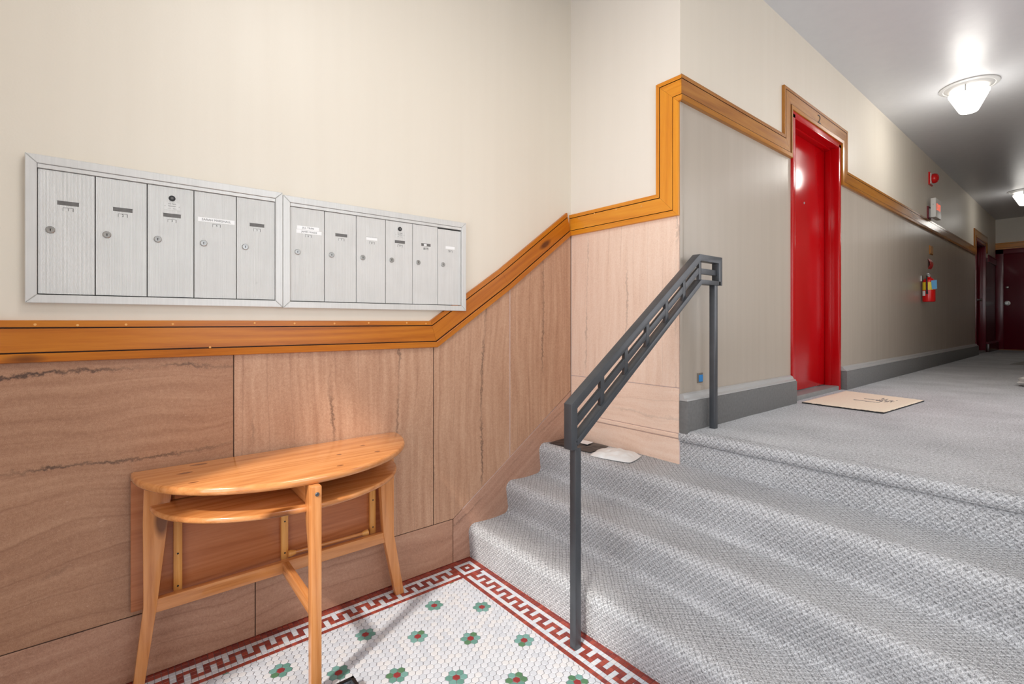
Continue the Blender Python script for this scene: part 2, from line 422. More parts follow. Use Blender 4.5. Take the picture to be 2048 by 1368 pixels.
# ------------------------------------------------------------------ structure
MB().box((XA-.12, YS-.12, -.1), (XA, YB+.12, ZC)).build('wall_left', 'cream', kind='structure')
wallA = bpy.data.objects['wall_left']
b = MB().box((XA-.12, YB, -.1), (XH-.16, YB+.12, ZC)); wallB = b.build('wall_return', 'cream_return_lit', kind='structure')
# hall wall with two door openings, taupe below the rail, cream above
D1 = (3.755, 4.725, 2.80); D2 = (11.66, 12.74, 2.76)
RAILZ = 2.54
hb = MB()
def hseg(y0, y1, z0, z1, mi):
    if z0 < RAILZ < z1: hseg(y0, y1, z0, RAILZ, mi); hseg(y0, y1, RAILZ, z1, 1); return
    if z0 >= RAILZ: mi = 1
    hb.box((XH-.16, y0, z0), (XH, y1, z1), mi)
hseg(YB, D1[0], 0, ZC, 0); hseg(D1[0], D1[1], D1[2], ZC, 0); hseg(D1[1], D2[0], 0, ZC, 0)
hseg(D2[0], D2[1], D2[2], ZC, 0); hseg(D2[1], YE+.1, 0, ZC, 2)
wallH = hb.build('wall_hall', ['taupe', 'cream', 'darkbrown', 'cream_return_lit'], kind='structure')
for p_ in wallH.data.polygons:      # the end of this wall faces the entry and takes the return's daylight-lightened cream
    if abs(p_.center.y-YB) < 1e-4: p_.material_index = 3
MB().box((XH-.1, YE, 0), (XHR+.1, YE+.12, ZC)).build('wall_end', 'cream', kind='structure')
MB().box((XHR, YB, 0), (XHR+.12, YE+.1, ZC)).build('wall_right', 'cream', kind='structure')
MB().box((XHR, YB, 0), (XR+.1, YB+.12, ZC)).build('wall_right_return', 'cream', kind='structure')
rb = MB()   # near right wall with an unseen opening behind the added side fill
rb.box((XR, YS-.1, -.1), (XR+.12, .3, ZC)).box((XR, 1.8, -.1), (XR+.12, YB, ZC)).box((XR, .3, -.1), (XR+.12, 1.8, 1.05)).box((XR, .3, 2.75), (XR+.12, 1.8, ZC))
rb.build('wall_near_right', 'cream', kind='structure')
# street wall: glazed door opening
OX0, OX1, OZ = -1.52, .06, 2.72
sb = MB()
sb.box((OX1, YS-.12, -.1), (XR+.1, YS, ZC)).box((OX0, YS-.12, OZ), (OX1, YS, ZC))
sb.box((XA-.1, YS-.12, -.1), (OX0, YS, ZC))
sb.build('wall_street', 'cream', kind='structure')
fr = MB()
fr.box((OX0, YS-.09, 0), (OX0+.05, YS-.02, OZ)).box((OX1-.05, YS-.09, 0), (OX1, YS-.02, OZ)).box((OX0, YS-.09, OZ-.05), (OX1, YS-.02, OZ))
fr.box((OX0, YS-.09, 0), (OX1, YS-.02, .22))
fr.build('door_4', 'trim_z', kind='structure')
MB().box((XA-.12, YS-.12, ZC), (XR+.12, YE+.12, ZC+.1)).build('ceiling', 'ceil', kind='structure')

# -------- entry floor: grout bed and mosaic tiles
floor = MB().box((XA-.1, YS-.12, -.10), (XR+.1, YB, -.0018)).build('floor', 'grout', kind='structure')
def cam_uv(x, y, z):
    F = (-math.sin(TH), math.cos(TH)); R = (math.cos(TH), math.sin(TH))
    d = x*F[0]+y*F[1]
    if d < .2: return None
    return 1024+FPX*(x*R[0]+y*R[1])/d, V0-FPX*(z-1.3)/d, d
def inview(x, y):
    p = cam_uv(x, y, 0)
    return p is not None and -10 < p[0] < 2058 and p[1] < 1378 and y < Y1+.01
P = .0269; G = .0209
HX1 = XA+8*G; HY1 = 1.3477
FX, FY = -1.9375, 1.115
def hexpoly(cx, cy, r): return [(cx+r*math.sin(math.pi/3*k), cy+r*math.cos(math.pi/3*k)) for k in range(6)]
def clip(poly, ax, lim, sign):
    out = []
    for i in range(len(poly)):
        a, c = poly[i], poly[(i+1) % len(poly)]
        da, dc = (a[ax]-lim)*sign, (c[ax]-lim)*sign
        if da >= 0: out.append(a)
        if da*dc < 0:
            t = da/(da-dc); out.append((a[0]+(c[0]-a[0])*t, a[1]+(c[1]-a[1])*t))
    return out
tilefn = lambda a, b, d: (a, b, d)
flower = {}
for i in range(-2, 22):
    for s in range(-12, 12):
        cx = FX+5.5*P*i; j = 7*(i+2*s)     # rows of seven, every other column offset
        flower[(round(cx, 3), round(FY+j*P*.8660254, 3))] = 1
def is_center(x, y): return any((round(x+dx, 3), round(y+dy, 3)) in flower for dx in (0, .001, -.001) for dy in (0, .001, -.001))
hexes = []
for jr in range(-90, 12):
    y = FY+jr*P*.8660254
    if y > HY1+P or y < YS-P: continue
    for ic in range(-8, 112):
        x = FX+P*(ic+.5*(jr % 2))
        if x < HX1-P or x > XR: continue
        full = x-P/2 > HX1 and y+P*.577 < HY1
        c = None
        if is_center(x, y): c = 'rc'
        else:
            for k in range(6):
                if is_center(x+P*math.cos(math.pi/3*k), y+P*math.sin(math.pi/3*k)):
                    c = random.choice(['g0', 'g1', 'g0', 'g1', 'g2']); break
        if c is None: c = random.choice(['w0', 'w0', 'w1', 'w2'])
        hexes.append((x, y, c, full))
hexes_v = [h for h in hexes if h[3] and inview(h[0], h[1])]
hexes_v.sort(key=lambda h: cam_uv(h[0], h[1], 0)[2]**2)
ind = set(h[:2] for h in hexes_v[:300])
tm = {}
def tilemesh(kind, mat):
    if (kind, mat) not in tm:
        pl = hexpoly(0, 0, P*.5774-.0013) if kind == 'hexagon_tile' else [(-G/2+.0007, -G/2+.0007), (G/2-.0007, -G/2+.0007), (G/2-.0007, G/2-.0007), (-G/2+.0007, G/2-.0007)]
        tm[(kind, mat)] = MB().prism(pl, tilefn, -.002, 0., 0, .0008).mesh(kind, mat)
    return tm[(kind, mat)]
def put_tile(kind, mat, x, y):
    o = link(kind, tilemesh(kind, mat), floor); o.location = (x+random.uniform(-.0002, .0002), y+random.uniform(-.0002, .0002), random.uniform(-.0003, .0002))
    o.rotation_euler = (random.uniform(-.006, .006), random.uniform(-.006, .006), random.uniform(-.008, .008)); return o
fld = MB(); TM = ['w0', 'w1', 'w2', 'g0', 'g1', 'g2', 'r0', 'r1', 'r2', 'rc']
for x, y, c, full in hexes:
    if (x, y) in ind: put_tile('hexagon_tile', c, x, y); continue
    pl = hexpoly(x+random.uniform(-.0003, .0003), y+random.uniform(-.0003, .0003), P*.5774-.0013)
    if not full:
        pl = clip(clip(pl, 0, HX1+.0006, 1), 1, HY1-.0006, -1)
        if len(pl) < 3: continue
        ar = abs(sum(pl[i][0]*pl[(i+1) % len(pl)][1]-pl[(i+1) % len(pl)][0]*pl[i][1] for i in range(len(pl))))/2
        if ar < 2e-5: continue
        fld.prism(pl, tilefn, -.002, -.0001, TM.index(c)); continue
    fld.prism(pl, tilefn, -.002, random.uniform(-.0002, .0001), TM.index(c), .0008)
fld.build('hexagon_tile_field', TM, floor, kind='stuff')
# border: 8 columns beside the wall, 7 rows beside the stair; key pattern of period four, square block in the corner
CY = HY1+G      # first row of the block (block rows CY .. CY+5G)
def key(along, across):   # across 0 = outer white line ... 4 = inner white line
    a = along % 4
    if across in (0, 4): return True
    if a == 0 and across in (1, 2): return True
    if a == 2 and across in (2, 3): return True
    return False
squares = []
def rtile(): return random.choice(['r0', 'r0', 'r1', 'r2'])
def wtile(): return random.choice(['w0', 'w2', 'w0', 'w1'])
NY = 0
for r in range(-101, 8):                 # r: row index, row r spans HY1+r*G .. HY1+(r+1)*G
    y = HY1+(r+.5)*G
    if y < YS or y > Y1+.03: continue
    for c in range(0, 8):                # beside the wall
        x = XA+(c+.5)*G
        if r < 0:
            if c < 2: m = rtile()
            elif c < 7: m = wtile() if key(-r-2, c-2) and not (r == -1 and 2 < c < 6) else rtile()
            else: m = rtile()
            squares.append((x, y, m))
        else:
            cc, rr = c-2, r-1            # block indices 0..4
            if 0 <= cc < 5 and 0 <= rr < 5:
                ring = max(abs(cc-2), abs(rr-2)); m = wtile() if ring in (2, 0) else rtile()
            else: m = rtile()
            squares.append((x, y, m))
for c in range(0, 140):                  # beside the stair
    x = HX1+(c+.5)*G
    if x > XR: break
    for r in range(0, 8):
        y = HY1+(r+.5)*G
        if r == 0 or r > 5: m = rtile()
        else:
            m = wtile() if (key(c-1, 5-r) and not (c == 0 and 1 < r < 5)) else rtile()
        if y < Y1+.03: squares.append((x, y, m))
sq_v = sorted([s for s in squares if inview(s[0], s[1])], key=lambda h: cam_uv(h[0], h[1], 0)[2])
ind2 = set(s[:2] for s in sq_v[:300])
fs = MB()
for x, y, m in squares:
    if (x, y) in ind2: put_tile('square_tile', m, x, y); continue
    h = G/2-.0007; fs.prism([(x-h, y-h), (x+h, y-h), (x+h, y+h), (x-h, y+h)], tilefn, -.002, random.uniform(-.0002, .0001), TM.index(m), .0008)
fs.build('square_tile_border', TM, floor, kind='stuff')

# -------- carpeted steps and hall carpet (UV = metres along x and along the profile)
from mathutils import noise as mnoise
def carpet_sheet(name, prof, x0, x1, mat, parent=None, nx=90, amp=.004, **props):
    n = len(prof); L = [0]
    for i in range(1, n): L.append(L[-1]+math.hypot(prof[i][0]-prof[i-1][0], prof[i][1]-prof[i-1][1]))
    vs = []; uv = []; fsx = []
    for i in range(nx+1):
        x = x0+(x1-x0)*i/nx
        for k, (y, z) in enumerate(prof):
            w = mnoise.noise(Vector((x*2.3, y*3+z, z*4)))*amp+mnoise.noise(Vector((x*7, y*8, z*8)))*amp*.4
            t = prof[min(k+1, n-1)]; s_ = prof[max(k-1, 0)]
            dy, dz = t[0]-s_[0], t[1]-s_[1]; q = math.hypot(dy, dz) or 1
            vs.append((x, y-dz/q*w, z+dy/q*w)); uv.append((x, L[k]))
    for i in range(nx):
        for k in range(n-1): fsx.append((i*n+k, (i+1)*n+k, (i+1)*n+k+1, i*n+k+1))
    me = bpy.data.meshes.new(name); me.from_pydata(vs, [], fsx); me.materials.append(M[mat])
    ul = me.uv_layers.new(name='UVMap')
    for p in me.polygons:
        for li, vi in zip(p.loop_indices, p.vertices): ul.data[li].uv = uv[vi]
    me.polygons.foreach_set('use_smooth', [True]*len(me.polygons))
    o = link(name, me, parent, **props)
    return o
def step_prof(y0, z0, z1, y1, over=.014, r=.042, start=0.0):
    p = []
    if z0 > .01: p += [(y0-.020, z0-.002), (y0-.006, z0+.002), (y0+.005, z0+.009), (y0+.011, z0+.020)]; start = .032
    for k in range(8): p.append((y0+over*(1-k/7*.85), z0+start+(z1-z0-r-start)*k/7))
    for k in range(1, 9):
        a = math.pi-math.pi/2*k/8; p.append((y0+.002+r+r*math.cos(a), z1-r+r*math.sin(a)))
    m = 14
    for k in range(1, m+1):
        t = k/m; p.append((y0+.002+r+(y1-y0+.012-r)*t, z1-.006*math.sin(math.pi*min(1, t*1.1))))
    return p
stairs = empty('stairs', (-.65, Y1, 0), kind='structure')
for (ya, za, zb, yb) in ((Y1, 0, R1, Y2), (Y2, R1, R2, Y3), (Y3, R2, R3, YB)):
    x0 = XA+.0005
    o = carpet_sheet('step', step_prof(ya, za, zb, yb), x0, XR-.001, 'carpet', stairs)
    o.matrix_parent_inverse = Matrix.Translation(-stairs.location)
# last riser, rounded nosing with a seam below, then the hall carpet
p4 = [(YB+.004, R3-.004)]
for k in range(1, 9): p4.append((YB+.004-.004*k/8, R3+(ZH-.062-R3)*k/8))
p4 += [(YB+.004, ZH-.061), (YB+.006, ZH-.0585), (YB-.004, ZH-.0575), (YB-.012, ZH-.053)]
for k in range(1, 10):
    a = math.pi*1.12-math.pi*.62*k/9; p4.append((YB+.010+.026*math.cos(a), ZH-.027+.026*math.sin(a)))
o = carpet_sheet('step', p4+[(YB+.06, ZH-.001)], XH+.0005, XHR-.001, 'carpet', stairs, nx=70, amp=.003)
o.matrix_parent_inverse = Matrix.Translation(-stairs.location)
carpet_sheet('floor_hall', [(YB+.058, ZH-.001)]+[(YB+.06+k*.05, ZH+.0005*math.sin(k*.7)) for k in range(1, 30)]+[(4+k*.5, ZH) for k in range(0, 21)]+[(YE, ZH)],
             XH+.0005, XHR-.001, 'carpet_h', nx=30, amp=.0022, kind='structure')

# -------- stone cladding
def panel(wall, fn, poly, mat, proud=.005, tilt=0, ch=.0012):
    return MB().prism(inset(poly, .0018), fn, .0, proud, 0, ch).build('stone_panel', mat, wall)
zt = lambda y: 1.22 if y < 1.25 else 1.22+(y-1.25)*.69
SL = (.8416-.2357)/(2.2954-1.3885)
zs = lambda y: .2365 if y < 1.39 else .2365+(y-1.39)*SL
bk = MB(); bk.prism([(YS, 0), (YB, 0), (YB, zt(YB)), (1.25, 1.22), (YS, 1.22)], fA, 0, .0012, 0)
bk.build('joint_backing', 'mortar', wallA)
panel(wallA, fA, [(YS, .2365), (.3522, .2365), (.3522, 1.22), (YS, 1.22)], 'stone0', .0052)
panel(wallA, fA, [(.3522, .2365), (1.2688, .2365), (1.2688, zt(1.2688)), (1.25, 1.22), (.3522, 1.22)], 'stone1', .0046)
panel(wallA, fA, [(1.2688, .2365), (1.39, .2365), (1.7836, zs(1.7836)), (1.7836, zt(1.7836)), (1.2688, zt(1.2688))], 'stone2', .0054)
panel(wallA, fA, [(1.7836, zs(1.7836)), (YB-.006, zs(YB)), (YB-.006, zt(YB)), (1.7836, zt(1.7836))], 'stone3', .0050)
panel(wallA, fA, [(YS, 0), (.4303, 0), (.4303, .2365), (YS, .2365)], 'stonebase', .0062)
panel(wallA, fA, [(.4303, 0), (1.3885, 0), (1.3885, .2365), (.4303, .2365)], 'stonebase', .0058)
panel(wallA, fA, [(1.3885, 0), (Y1+.05, 0), (YB-.006, R3-.05), (YB-.006, zs(YB)), (1.3885, .2365)], 'stoneskirt', .0064)
# pale filler that shows in the joints beside the stair
fl = MB()
fl.prism([(1.7822, zs(1.7836)), (1.7850, zs(1.7836)), (1.7850, zt(1.78)-.02), (1.7822, zt(1.78)-.02)], fA, .001, .0042)
fl.prism([(1.45, zs(1.45)-.0014), (YB-.01, zs(YB-.01)-.0014), (YB-.01, zs(YB-.01)+.0014), (1.45, zs(1.45)+.0014)], fA, .001, .0046)
fl.build('joint_filler', 'joint_pale', wallA)
MB().prism([(XA, R3-.03), (XH, R3-.03), (XH, 1.90), (XA, 1.90)], fB, 0, .0012).build('joint_backing', 'joint_pale', wallB)
xl, xr = XA+.006, XH-.001
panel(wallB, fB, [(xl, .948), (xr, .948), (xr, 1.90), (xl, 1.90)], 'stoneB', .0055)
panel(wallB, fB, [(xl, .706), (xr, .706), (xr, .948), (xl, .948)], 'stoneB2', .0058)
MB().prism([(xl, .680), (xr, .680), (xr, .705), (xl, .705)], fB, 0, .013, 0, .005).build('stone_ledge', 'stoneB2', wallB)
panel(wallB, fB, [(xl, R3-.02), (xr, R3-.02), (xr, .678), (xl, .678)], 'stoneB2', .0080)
# edge of the return wall towards the hall: a narrow corner strip on the hall wall
MB().box((XH, YB-.0055, .90), (XH+.004, YB+.030, 2.47)).build('corner_strip', 'taupe', wallH, bevel=.0015)

# -------- wood rail and casings: grooved profile swept along a path, mitred boards
WT = .138
PROF = [(0, 0), (0, .016), (.002, .019), (.0225, .019), (.0235, .0105), (.0262, .0105), (.0272, .019), (.1040, .019), (.1050, .0105), (.1077, .0105), (.1087, .022), (.112, .025), (.136, .022), (WT, .018), (WT, 0)]
GROOVE = {4, 5, 3, 8, 9, 7}
def sweep(parent, path, fn, mats, start=None, end=None, s_mit=0, e_mit=0, side=1, gap=.0004, gmat='groove', name='trim_board'):
    """path = outer edge, boards grow to its right (side=1); start/end: direction of the end cut (unit-width scaled); s_mit/e_mit shift the ends with the height"""
    n = len(path); P2 = [Vector(p) for p in path]
    nor = []
    for i in range(n-1):
        d = (P2[i+1]-P2[i]).normalized(); nor.append(Vector((d.y, -d.x))*side)
    cut = []
    for i in range(n):
        if i == 0: v = Vector(start) if start else nor[0]; v = v/v.dot(nor[0])
        elif i == n-1: v = Vector(end) if end else nor[-1]; v = v/v.dot(nor[-1])
        else: m = nor[i-1]+nor[i]; v = m/m.dot(nor[i])
        cut.append(v)
    out = []
    for i in range(n-1):
        d = (P2[i+1]-P2[i]).normalized(); vs = []; fs = []; k = len(PROF); mi = []
        for e in (0, 1):
            p = P2[i+e]+d*(gap if e == 0 else -gap)
            for w, h in PROF:
                q = p+cut[i+e]*w
                if e == 0 and i == 0: q = q+d*(s_mit*h)
                if e == 1 and i == n-2: q = q+d*(e_mit*h)
                vs.append(fn(q.x, q.y, h))
        mb = MB()
        for j in range(k-1): mb.add([vs[j], vs[j+1], vs[k+j+1], vs[k+j]], [(0, 1, 2, 3)], 1 if j in GROOVE else 0)
        mb.add(vs[:k], [tuple(range(k))]); mb.add(vs[k:], [tuple(range(k))[::-1]])
        me = mb.mesh('trim_board', [mats[i] if isinstance(mats, list) else mats, gmat])
        bm = bmesh.new(); bm.from_mesh(me); bmesh.ops.remove_doubles(bm, verts=bm.verts, dist=1e-5); bmesh.ops.recalc_face_normals(bm, faces=bm.faces); bm.to_mesh(me); bm.free()
        o = link(name, me, parent); o.matrix_parent_inverse = Matrix.Translation(-Vector(parent_world(parent))); out.append(o)
    return out
t1 = empty('trim_1', (XA, .8, 1.24), kind='structure')
sweep(t1, [(YS, 1.3056), (1.245, 1.3056), (1.70, 1.606), (2.250, 2.010)], fA, ['trim_h', 'trim_s', 'trim_s'], end=(.24, -1))
t2 = empty('trim_2', (-1.8, YB, 1.94), kind='structure')
sweep(t2, [(XA+.0005, 2.003), (-1.557, 2.003), (-1.557, 2.606), (XH, 2.606)], fB, ['trim_x', 'trim_z', 'trim_x'], e_mit=1)
t3 = empty('trim_3', (XH, 4.2, 2.54), kind='structure')
sweep(t3, [(YB, 2.6096), (3.585, 2.6096), (3.585, 2.955), (4.900, 2.955), (4.900, 2.606), (11.46, 2.606), (11.46, 2.925), (12.93, 2.925), (12.93, 2.606)],
      fH, ['trim_hy', 'trim_hz', 'trim_hy', 'trim_hz', 'trim_hy', 'trim_hz', 'trim_hy', 'trim_hz'], s_mit=-1)
t4 = empty('trim_4', (XH, 13.5, 2.54), kind='structure')
sweep(t4, [(13.07, 2.606), (YE, 2.606)], fH, ['maroon'], gmat='maroon')
t5 = empty('trim_5', (-.7, YE, 2.85), kind='structure')
sweep(t5, [(XH+.0005, 2.935), (XHR, 2.935)], fE, ['trim_x'])
# yellowish fillings over the nail heads
random.seed(3)
nf = MB()
for y in [-.22, -.12, .0, .13, .27, .42, .57, .74, .93, 1.1, 1.2]:
    z = 1.2925 if random.random() < .75 else 1.20
    nf.lathe([(.0045, 0), (.0035, .0012)], (XA+.0188, y+random.uniform(-.02, .02), z+random.uniform(-.004, .004)), 'x', 10)
o = nf.build('nail_filling', 'pine_pale', t1)
nf = MB()
for x, z in ((-2.13, 1.965), (-2.0, 1.975), (-1.83, 1.97), (-1.65, 1.955), (-2.08, 1.905)):
    nf.lathe([(.0055, 0), (.004, -.0012)], (x, YB-.0188, z), 'y', 10)
nf.build('nail_filling', 'pine_pale', t2)

# -------- baseboards of the hall
def baseboard(name, y0, y1, cap='basecap', body='carpet_base'):
    t = empty(name, (XH, (y0+y1)/2, ZH), kind='structure')
    MB().box((XH, y0, ZH-.02), (XH+.052, y1, .882)).build('carpet_strip', body, t, bevel=.006)
    pr = [(0, .0), (.046, 0), (.044, .008), (.030, .014), (.022, .030), (.010, .036), (0, .036)]
    mb = MB(); k = len(pr)
    vs = [(XH+a, y0+.004, .883+b_) for a, b_ in pr]+[(XH+a, y1-.004, .883+b_) for a, b_ in pr]
    mb.add(vs, [(i, (i+1) % k, k+(i+1) % k, k+i) for i in range(k)]+[tuple(range(k)), tuple(range(k, 2*k))])
    mb.build('cap_moulding', cap, t)
baseboard('baseboard_hall', YB-.012, 3.715); baseboard('baseboard_hall_far', 4.765, 11.60)
baseboard('baseboard_hall_end', 12.80, YE, 'maroon', 'darkbrown')
bpy.data.objects['baseboard_hall_end']['kind'] = 'structure'

# -------- doors
def hall_door(name, d, slab, frame, knob=None):
    y0, y1, zt_ = d; t = empty(name, (XH, (y0+y1)/2, ZH), kind='structure')
    f = MB()
    f.box((XH-.155, y0-.02, ZH), (XH+.014, y0+.03, zt_)); f.box((XH-.155, y1-.03, ZH), (XH+.014, y1+.02, zt_)); f.box((XH-.155, y0-.02, zt_-.03), (XH+.014, y1+.02, zt_+.03))
    f.build('door_frame', frame, t, bevel=.003)
    f = MB()   # stop
    f.box((XH-.088, y0+.03, ZH), (XH-.045, y0+.042, zt_-.03)); f.box((XH-.088, y1-.042, ZH), (XH-.045, y1-.03, zt_-.03)); f.box((XH-.088, y0+.03, zt_-.042), (XH-.045, y1-.03, zt_-.03))
    f.build('door_stop', frame, t, bevel=.002)
    s = MB().box((XH-.130, y0+.032, ZH+.042), (XH-.0885, y1-.032, zt_-.034)).build('door_slab', slab, t, bevel=.002)
    MB().box((XH-.155, y0, ZH-.01), (XH+.012, y1, ZH+.036)).build('threshold', 'threshold', t, bevel=.006)
    return t, s
d1, s1 = hall_door('door_1', D1, 'red', 'red')
MB().lathe([(.009, 0), (.009, .003), (.005, .005)], (XH-.0885, 4.229, 2.249), 'x', 16).build('peephole', 'chrome', s1, smooth=True)
MB().lathe([(.026, 0), (.026, .006), (.012, .008), (.010, .030), (.024, .038), (.026, .052), (.016, .062)], (XH-.0885, 3.86, ZH+.98), 'x', 20).build('door_knob', 'brass', s1, smooth=True)
d2, s2 = hall_door('door_2', D2, 'maroon', 'maroon')
MB().lathe([(.024, 0), (.024, .006), (.010, .008), (.010, .030), (.023, .038), (.025, .052), (.015, .062)], (XH-.0885, 12.62, 1.72), 'x', 20).build('door_knob', 'chrome', s2, smooth=True)
# end door
t = empty('door_3', (-.75, YE, ZH), kind='structure')
f = MB(); f.box((XH+.001, YE-.035, ZH), (XH+.12, YE, 2.80)); f.box((-.28, YE-.035, ZH), (-.16, YE, 2.80)); f.box((XH+.001, YE-.035, 2.70), (-.16, YE, 2.80))
f.build('door_frame', 'maroon', t, bevel=.005)
s3 = MB().box((XH+.121, YE-.022, ZH+.012), (-.281, YE-.002, 2.699)).build('door_slab', 'maroon', t, bevel=.002)
MB().lathe([(.048, 0), (.046, -.008), (.020, -.012), (.018, -.04), (.030, -.05), (.026, -.065)], (-1.245, YE-.022, 1.685), 'y', 24).build('door_knob', 'chrome', s3, smooth=True)
MB().lathe([(.024, 0), (.022, -.008), (.012, -.012)], (-1.245, YE-.022, 2.01), 'y', 18).build('deadbolt', 'chrome', s3, smooth=True)
MB().box((XH+.06, YE-.09, ZH-.005), (-.2, YE-.03, ZH+.012)).build('threshold', 'tan', t, bevel=.004)

# ------------------------------------------------------------------ text helper
def text_mesh(txt, size, extr=.0002):
    cu = bpy.data.curves.new('t', 'FONT'); cu.body = txt; cu.size = size; cu.align_x = 'CENTER'; cu.align_y = 'CENTER'; cu.extrude = extr
    cu.resolution_u = 2
    o = bpy.data.objects.new('t', cu); COL.objects.link(o)
    dg = bpy.context.evaluated_depsgraph_get(); dg.update()
    me = bpy.data.meshes.new_from_object(o.evaluated_get(dg))
    vs = [tuple(v.co) for v in me.vertices]; fs_ = [tuple(p.vertices) for p in me.polygons]
    bpy.data.objects.remove(o); bpy.data.meshes.remove(me)
    return vs, fs_
def add_text(mb, txt, size, fn, ca, cb, d, mi, sx=1.0, flip=1, skew=0.):
    vs, fs_ = text_mesh(txt, size)
    mb.add([fn(ca+flip*v[0]*sx, cb+v[1]+skew*v[0], d+v[2]) for v in vs], fs_, mi)

# "2" over the red door
mb = MB(); add_text(mb, '2', .095, fH, 4.228, 2.878, .0205, 0, sx=1.5)
o = mb.build('door_number', 'ink', t3)

# ------------------------------------------------------------------ mailboxes
DW = .1441
def rect(a0, a1, b0, b1): return [(a0, b0), (a1, b0), (a1, b1), (a0, b1)]
def mail_unit(label, y0, ny, z0, z1, spec):
    t = empty('mailbox_unit', (XA, y0+.03, z0), label=label, category='mailbox', group='wall mailboxes')
    fw = .0285; y1 = y0+2*fw+ny*DW+.001*(ny+1)-.002
    if ny == 5: y1 = .5305
    # four mitred flange rails
    O = [(y0, z0), (y1, z0), (y1, z1), (y0, z1)]; I = [(y0+fw, z0+fw), (y1-fw, z0+fw), (y1-fw, z1-fw), (y0+fw, z1-fw)]
    for i in range(4):
        j = (i+1) % 4
        MB().prism(inset([O[i], O[j], I[j], I[i]], .0003), fA, .0, .030, 0, .0018).build('frame_rail', 'aluf', t)
    yi0, yi1, zi0, zi1 = y0+fw, y1-fw, z0+fw, z1-fw
    MB().prism(rect(yi0, yi1, zi0, zi1), fA, .001, .008).build('back_box', 'dark', t)
    MB().prism(rect(yi0+.0005, yi1-.0005, zi1-.014, zi1-.0005), fA, .008, .027, 0, .001).build('header_strip', 'aluf', t)
    dw = (yi1-yi0)/ny
    for k, sp in enumerate(spec):
        a0 = yi0+k*dw+.0013; a1 = yi0+(k+1)*dw-.0013; b0, b1 = zi0+.003, zi1-.0155
        if sp.get('low'): b1 -= .006
        dr = MB().prism(rect(a0, a1, b0, b1), fA, .010, .022, 0, .0008).build('door', 'alu', t)
        yc = (a0+a1)/2+.003
        D = .022
        # name slot
        if sp.get('slot', 1):
            mb = MB(); mb.prism(rect(yc-.027, yc+.027, z0+.329, z0+.342), fA, D-.003, D+.0002, 0)
            mb.prism(rect(yc-.028, yc+.028, z0+.342, z0+.3428), fA, D-.003, D+.0004, 1)
            mb.build('name_slot', ['white' if sp.get('card') else 'slot', 'dark'], dr)
        # number window
        mb = MB()
        mb.prism(rect(yc-.0125, yc+.0125, z0+.310, z0+.321), fA, D-.003, D+.0002, 0)
        mb.prism(rect(yc-.0130, yc+.0130, z0+.3205, z0+.3215), fA, D-.003, D+.0004, 1)
        mb.prism(rect(yc+.0115, yc+.0130, z0+.310, z0+.3215), fA, D-.003, D+.0004, 1)
        mb.prism(rect(yc-.0130, yc-.0122, z0+.310, z0+.3215), fA, D-.003, D+.0004, 1)
        add_text(mb, sp['n'], .0115 if len(sp['n']) < 3 else .013, fA, yc, z0+.3152, D+.0005, 2)
        mb.build('number_window', ['aluf', 'dark', 'ink'], dr)
        # cam lock
        yl, zl = a0+.030, z0+.243
        mb = MB(); mb.lathe([(.0118, 0), (.0118, .003), (.0098, .0048), (.0068, .0048), (.0064, .0030), (.0050, .0030)], (XA+D, yl, zl), 'x', 20, 0)
        mb.prism(rect(yl-.0011, yl+.0011, zl-.0048, zl+.0022), fA, D+.0030, D+.0034, 1)
        mb.lathe([(.0019, 0.003), (.0019, .0034)], (XA+D, yl, zl+.002), 'x', 8, 1)
        mb.build('cam_lock', ['chrome', 'ink'], dr, smooth=True)
        if sp.get('master'):
            mb = MB(); mb.lathe([(.0105, 0), (.0105, .0015), (.0085, .003), (.0085, .0045), (.0045, .0045)], (XA+D, yc, z0+.400), 'x', 20, 0)
            mb.lathe([(.0042, .003), (.0042, .0048)], (XA+D, yc, z0+.400), 'x', 12, 1)
            mb.build('master_lock', ['ink', 'slot'], dr, smooth=True)
            mb = MB(); mb.prism(rect(yc-.025, yc+.025, z0+.356, z0+.384), fA, D, D+.0008, 0, .0004)
            add_text(mb, 'U.S. MAIL', .0062, fA, yc, z0+.379, D+.001, 1); add_text(mb, 'MAXIMUM', .0050, fA, yc, z0+.3705, D+.001, 1)
            add_text(mb, 'LOCK       TRUCK', .0034, fA, yc, z0+.3615, D+.001, 2)
            mb.lathe([(.0012, 0), (.0008, .0018)], (XA+D, yc-.0215, z0+.370), 'x', 8, 1); mb.lathe([(.0012, 0), (.0008, .0018)], (XA+D, yc+.0215, z0+.370), 'x', 8, 1)
            mb.build('mail_plate', ['aluf', 'ink', 'greyink'], dr)
        for (dy, dz, w, h, tx) in sp.get('labels', []):
            mb = MB(); mb.prism(rect(yc+dy-w/2, yc+dy+w/2, z0+dz-h/2, z0+dz+h/2), fA, D, D+.0006, 0)
            if tx: add_text(mb, tx, h*.72, fA, yc+dy, z0+dz, D+.0009, 1)
            mb.build('name_label', ['white', 'greyink'], dr)
        if sp.get('hole'):
            MB().prism(rect(yc-.012, yc+.004, z0+.331, z0+.340), fA, D, D+.0006).build('torn_card', 'white', dr)
    return t
mail_unit('left one of two brushed aluminium wall mailbox banks, five numbered doors', -.2412, 5, 1.3615, 1.8465,
          [dict(n='1'), dict(n='2'), dict(n='3', master=1), dict(n='4', slot=0, labels=[(0, .335, .124, .0165, 'SARAH MARSHALL')]), dict(n='5')])
